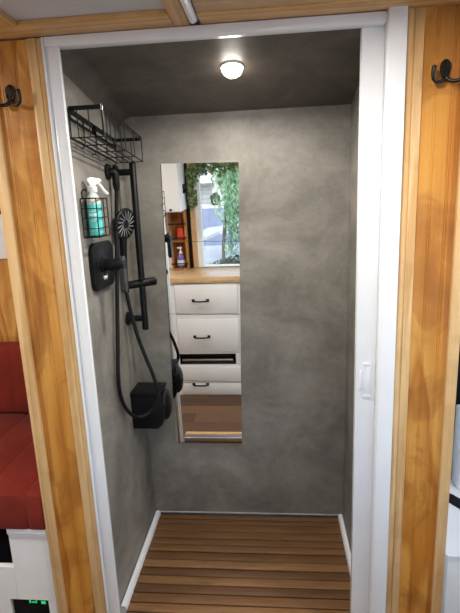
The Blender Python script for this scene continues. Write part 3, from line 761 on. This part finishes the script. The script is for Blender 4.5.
# overhead cupboard
t = thing('overhead_cupboard', 'white overhead cupboard with black latch, seen at top left of mirror', 'cupboard', (-.7, -1.24, 1.225))
obj('body', box(B(), -.95, -.541, -1.380, -1.118, 1.226, 1.855, .002), 'white_soft', t)
obj('door', box(B(), -.945, -.543, -1.1175, -1.100, 1.230, 1.850, .003), 'white_soft', t)
bm = box(B(), -.5408, -.534, -1.30, -1.235, 1.352, 1.420, .002); box(bm, -.534, -.510, -1.285, -1.262, 1.362, 1.385, .003)
obj('latch', bm, 'black', t)
obj('knob', lathe(B(), (-.612, -1.0998, 1.245), (0, 1, 0), [(0, .006), (.010, .006), (.014, .010), (.020, .008), (.021, .001)], 14), 'iron', t)

# spice shelf and its two bottles
t = thing('spice_shelf', 'brown wooden two-tier spice shelf standing on worktop, seen in mirror', 'shelf', (-.61, -1.32, .747))
bm = box(B(), -.680, -.668, -1.380, -1.285, .7475, 1.215); box(bm, -.560, -.548, -1.380, -1.285, .7475, 1.215)
for z in (.7475, .974, 1.203): box(bm, -.6675, -.5605, -1.380, -1.285, z, z+.012)
obj('case', bm, 'shelfwood', t)
obj('back_board', box(B(), -.6675, -.5605, -1.381, -1.376, .76, 1.203), 'shelfwood', t)
for z in (.800, 1.008, 1.118): obj('guard_rail', tube(B(), [(-.685, -1.279, z), (-.543, -1.279, z)], .005, 8), 'black', t)
t = thing('orange_pot', 'orange-red pot on the upper spice shelf tier, seen in mirror', 'pot', (-.595, -1.33, .9865))
obj('body', lathe(B(), (-.597, -1.33, .9865), (0, 0, 1), [(0, .028), (.004, .032), (.078, .035), (.082, .033)]), 'redjar', t)
obj('lid', lathe(B(), (-.597, -1.33, 1.069), (0, 0, 1), [(0, .036), (.014, .036), (.018, .032)]), 'redjar', t)
t = thing('soap_bottle', 'purple pump soap bottle on the lower spice shelf tier, seen in mirror', 'bottle', (-.612, -1.33, .76))
obj('body', lathe(B(), (-.612, -1.33, .760), (0, 0, 1), [(0, .030), (.004, .033), (.085, .033), (.105, .024), (.115, .014)]), 'purple', t)
obj('label_band', lathe(B(), (-.612, -1.33, .785), (0, 0, 1), [(0, .0334), (.040, .0334)]), 'label_white', t)
bm = lathe(B(), (-.612, -1.33, .875), (0, 0, 1), [(0, .015), (.014, .015), (.018, .006), (.040, .006), (.042, .014), (.052, .014), (.055, .010)])
box(bm, -.640, -.612, -1.337, -1.323, .915, .927, .003)
obj('pump', bm, 'whiteplastic', t)

# ivy garland round the window
t = thing('ivy_garland', 'artificial green ivy garland draped round the kitchen window, seen in mirror', 'garland', (-.1, -1.36, 1.25))
stem = smooth_pts([(-.505, -1.345, 1.27), (-.510, -1.345, 1.36), (-.50, -1.345, 1.48), (-.42, -1.345, 1.535), (-.25, -1.345, 1.53), (-.05, -1.345, 1.54), (.2, -1.345, 1.52), (1.25, -1.345, 1.54)], 6)
obj('stem', tube(B(), stem, .003, 6), 'bark', t)
bm = B(); rl = random.Random(11)
def leaf(bm, c, n, upv, s):
    n = n.normalized(); a = (upv-n*upv.dot(n)).normalized(); b = n.cross(a)
    shp = [(0, -.5), (.42, -.38), (.5, .02), (.2, .12), (0, .6), (-.2, .12), (-.5, .02), (-.42, -.38)]
    vs = [bm.verts.new(c+a*q*s+b*p*s+n*(-abs(p))*s*.2) for p, q in shp]; bm.faces.new(vs)
for k in range(900):
    q = stem[rl.randrange(len(stem))] if k > 250 else stem[rl.randrange(16)]
    c = q+Vector((rl.gauss(0, .022), rl.uniform(-.012, .03), rl.gauss(0, .028)))
    if c.x < -.520 or (c.x < -.50 and c.z < 1.235): continue
    leaf(bm, c, Vector((rl.uniform(-.7, .7), 1, rl.uniform(-.5, .7))), Vector((rl.uniform(-1, 1), 0, rl.uniform(-1, .3))), rl.uniform(.020, .036))
obj('leaves', bm, 'ivy', t, smooth=False)

# ------------------------------------------------------------------ the street outside the window
GZ = -.90
def ground_poly(pts, z0, z1):
    return prism(B(), pts, lambda a, b, d: Vector((a, b, d)), z0, z1)
struct('ground', box(B(), -40, 40, -60, 20, GZ-.2, GZ), 'asphalt', 'pale street outside the window, seen in the mirror', 'ground')
inner = [(-6.0, -15.6), (-2.62, -14.6), (-2.35, -15.4), (-1.7, -16.2), (-.6, -16.7), (1.5, -16.8), (9., -16.8)]
outer = [(9., -18.2), (1.5, -18.2), (-.8, -18.0), (-2.2, -17.3), (-2.9, -16.4), (-6.0, -17.)]
bm = prism(B(), [(-2.75, -13.6), (-2.2, -13.3), (-1.9, -14.6), (-1.3, -15.3), (0., -15.7), (6., -15.8), (6., -16.9), (0., -16.8), (-1.6, -16.4), (-2.45, -15.6)], lambda a, b, d: Vector((a, b, d)), GZ+.001, GZ+.12)
tag(obj('street_kerb', bm, 'pavement', smooth=False), 'curving white kerb across the street, seen in the mirror', 'kerb', kind='structure')
tag(obj('near_pavement', box(B(), -8, 8, -11.6, -9.2, GZ+.001, GZ+.1), 'pavement', smooth=False), 'pale pavement strip behind the low hedge, seen in the mirror', 'pavement', kind='structure')
tag(obj('far_pavement', box(B(), -14, 10, -27.4, -25.0, GZ+.001, GZ+.08), 'pavement', smooth=False), 'pale driveway in front of the white house, seen in the mirror', 'pavement', kind='structure')
t = thing('white_house', 'white stucco house with grey garage door across the street, seen in mirror', 'house', (-3, -30, GZ))
obj('wall', box(B(), -12, 3.0, -34, -28, GZ, 5.2), 'housewall', t)
bm = box(B(), -5.4, -3.86, -28.0, -27.93, GZ, .22)
for k in range(4): box(bm, -5.38, -3.88, -27.93, -27.91, GZ+.04+k*.28, GZ+.28+k*.28, .01)
obj('garage_door', bm, 'garage', t)
obj('porch_roof', box(B(), -6, -3.6, -28.0, -27.3, .42, .62), 'housewall', t)
wv = obj('window', box(B(), -5.2, -4.1, -28.0, -27.95, .85, 1.75), 'housewin', t)
obj('frame', box(B(), -5.25, -4.05, -27.951, -27.93, .78, .85), 'white', wv)
obj('roof', prism(B(), [(-34.6, 5.2), (-27.3, 5.2), (-31, 7.2)], lambda a, b, d: Vector((d, a, b)), -12.5, 3.5), 'roof', t)
def leaflet(bm, c, n, upv, s):
    n = n.normalized(); a = (upv-n*upv.dot(n)).normalized(); b = n.cross(a)
    bm.faces.new([bm.verts.new(c+a*q*s+b*p*s) for p, q in ((0, -.6), (.13, -.1), (0, .6), (-.13, -.1))])
def bush(name, c, r, n, mat, label, cat, s=.1):
    rl2 = random.Random(int(c[0]*100)); bm = B()
    for k in range(n):
        d = Vector((rl2.gauss(0, 1), rl2.gauss(0, 1), rl2.gauss(0, 1))).normalized()*rl2.uniform(.55, 1.)
        p = Vector((c[0]+d.x*r[0], c[1]+d.y*r[1], c[2]+d.z*r[2]))
        leaf(bm, p, d+Vector((rl2.uniform(-.5, .5), rl2.uniform(-.5, .5), rl2.uniform(-.5, .5))), Vector((rl2.uniform(-1, 1), .2, 1)), s*rl2.uniform(.7, 1.3))
    t = thing(name, label, cat, (c[0], c[1], GZ+.05))
    obj('leaves', bm, mat, t, smooth=False)
    bm = B()
    for k in range(4): tube(bm, [(c[0], c[1], GZ+.02), (c[0]+rl2.uniform(-.5, .5)*r[0], c[1]+rl2.uniform(-.3, .3)*r[1], c[2]+r[2]*.5)], .02, 6)
    obj('stems', bm, 'bark', t)
bush('garden_shrub', (-3.45, -26.3, GZ+.42), (.33, .3, .40), 500, 'hedge', 'dark shrub beside the garage of the white house, seen in mirror', 'shrub', .14)
bush('low_hedge', (-.32, -7.6, GZ+.26), (1.05, .35, .33), 2200, 'hedge', 'low dark green hedge just outside the window, seen in mirror', 'hedge', .07)
t = thing('pepper_tree', 'weeping pepper tree with hanging pale green leaves outside window, seen in mirror', 'tree', (-1.1, -8.6, GZ))
tr = smooth_pts([(-1.10, -8.6, GZ), (-1.08, -8.6, GZ+.7), (-.95, -8.6, GZ+1.5), (-.55, -8.6, GZ+2.5), (.0, -8.6, GZ+3.2)], 4)
bm = tube(B(), tr, [.045-.02*i/len(tr) for i in range(len(tr))], 8)
for q in ((-1.0, -8.4, 1.95), (.7, -8.3, 2.1), (-.3, -9.0, 2.4), (.4, -8.9, 1.6), (-.7, -8.1, 1.8)): tube(bm, smooth_pts([tr[10], Vector(q)*.5+tr[12]*.5+Vector((0, 0, .15)), q], 4), .025, 6)
obj('trunk', bm, 'bark', t)
bm = B(); rl = random.Random(5)
for k in range(420):
    x = rl.uniform(-1.20, 1.5); y_ = -8.5+rl.uniform(-.6, .6); zt = rl.uniform(.6, 2.3)-.15*abs(x-.1)
    ln = rl.uniform(.35, 1.3)*(1.25 if x > -.95 else .7); dx = rl.uniform(-.12, .10)
    if zt-ln < -.50: ln = zt+.50
    n = int(ln/.026)
    for j in range(n):
        q = j/n; c = Vector((x+dx*q+rl.gauss(0, .022), y_+rl.gauss(0, .03), zt-ln*q))
        leaflet(bm, c, Vector((rl.uniform(-.6, .6), 1, rl.uniform(-.3, .8))), Vector((rl.uniform(-1.1, 1.1), 0, -1)), rl.uniform(.06, .12))
obj('leaves', bm, 'pepper', t, smooth=False)
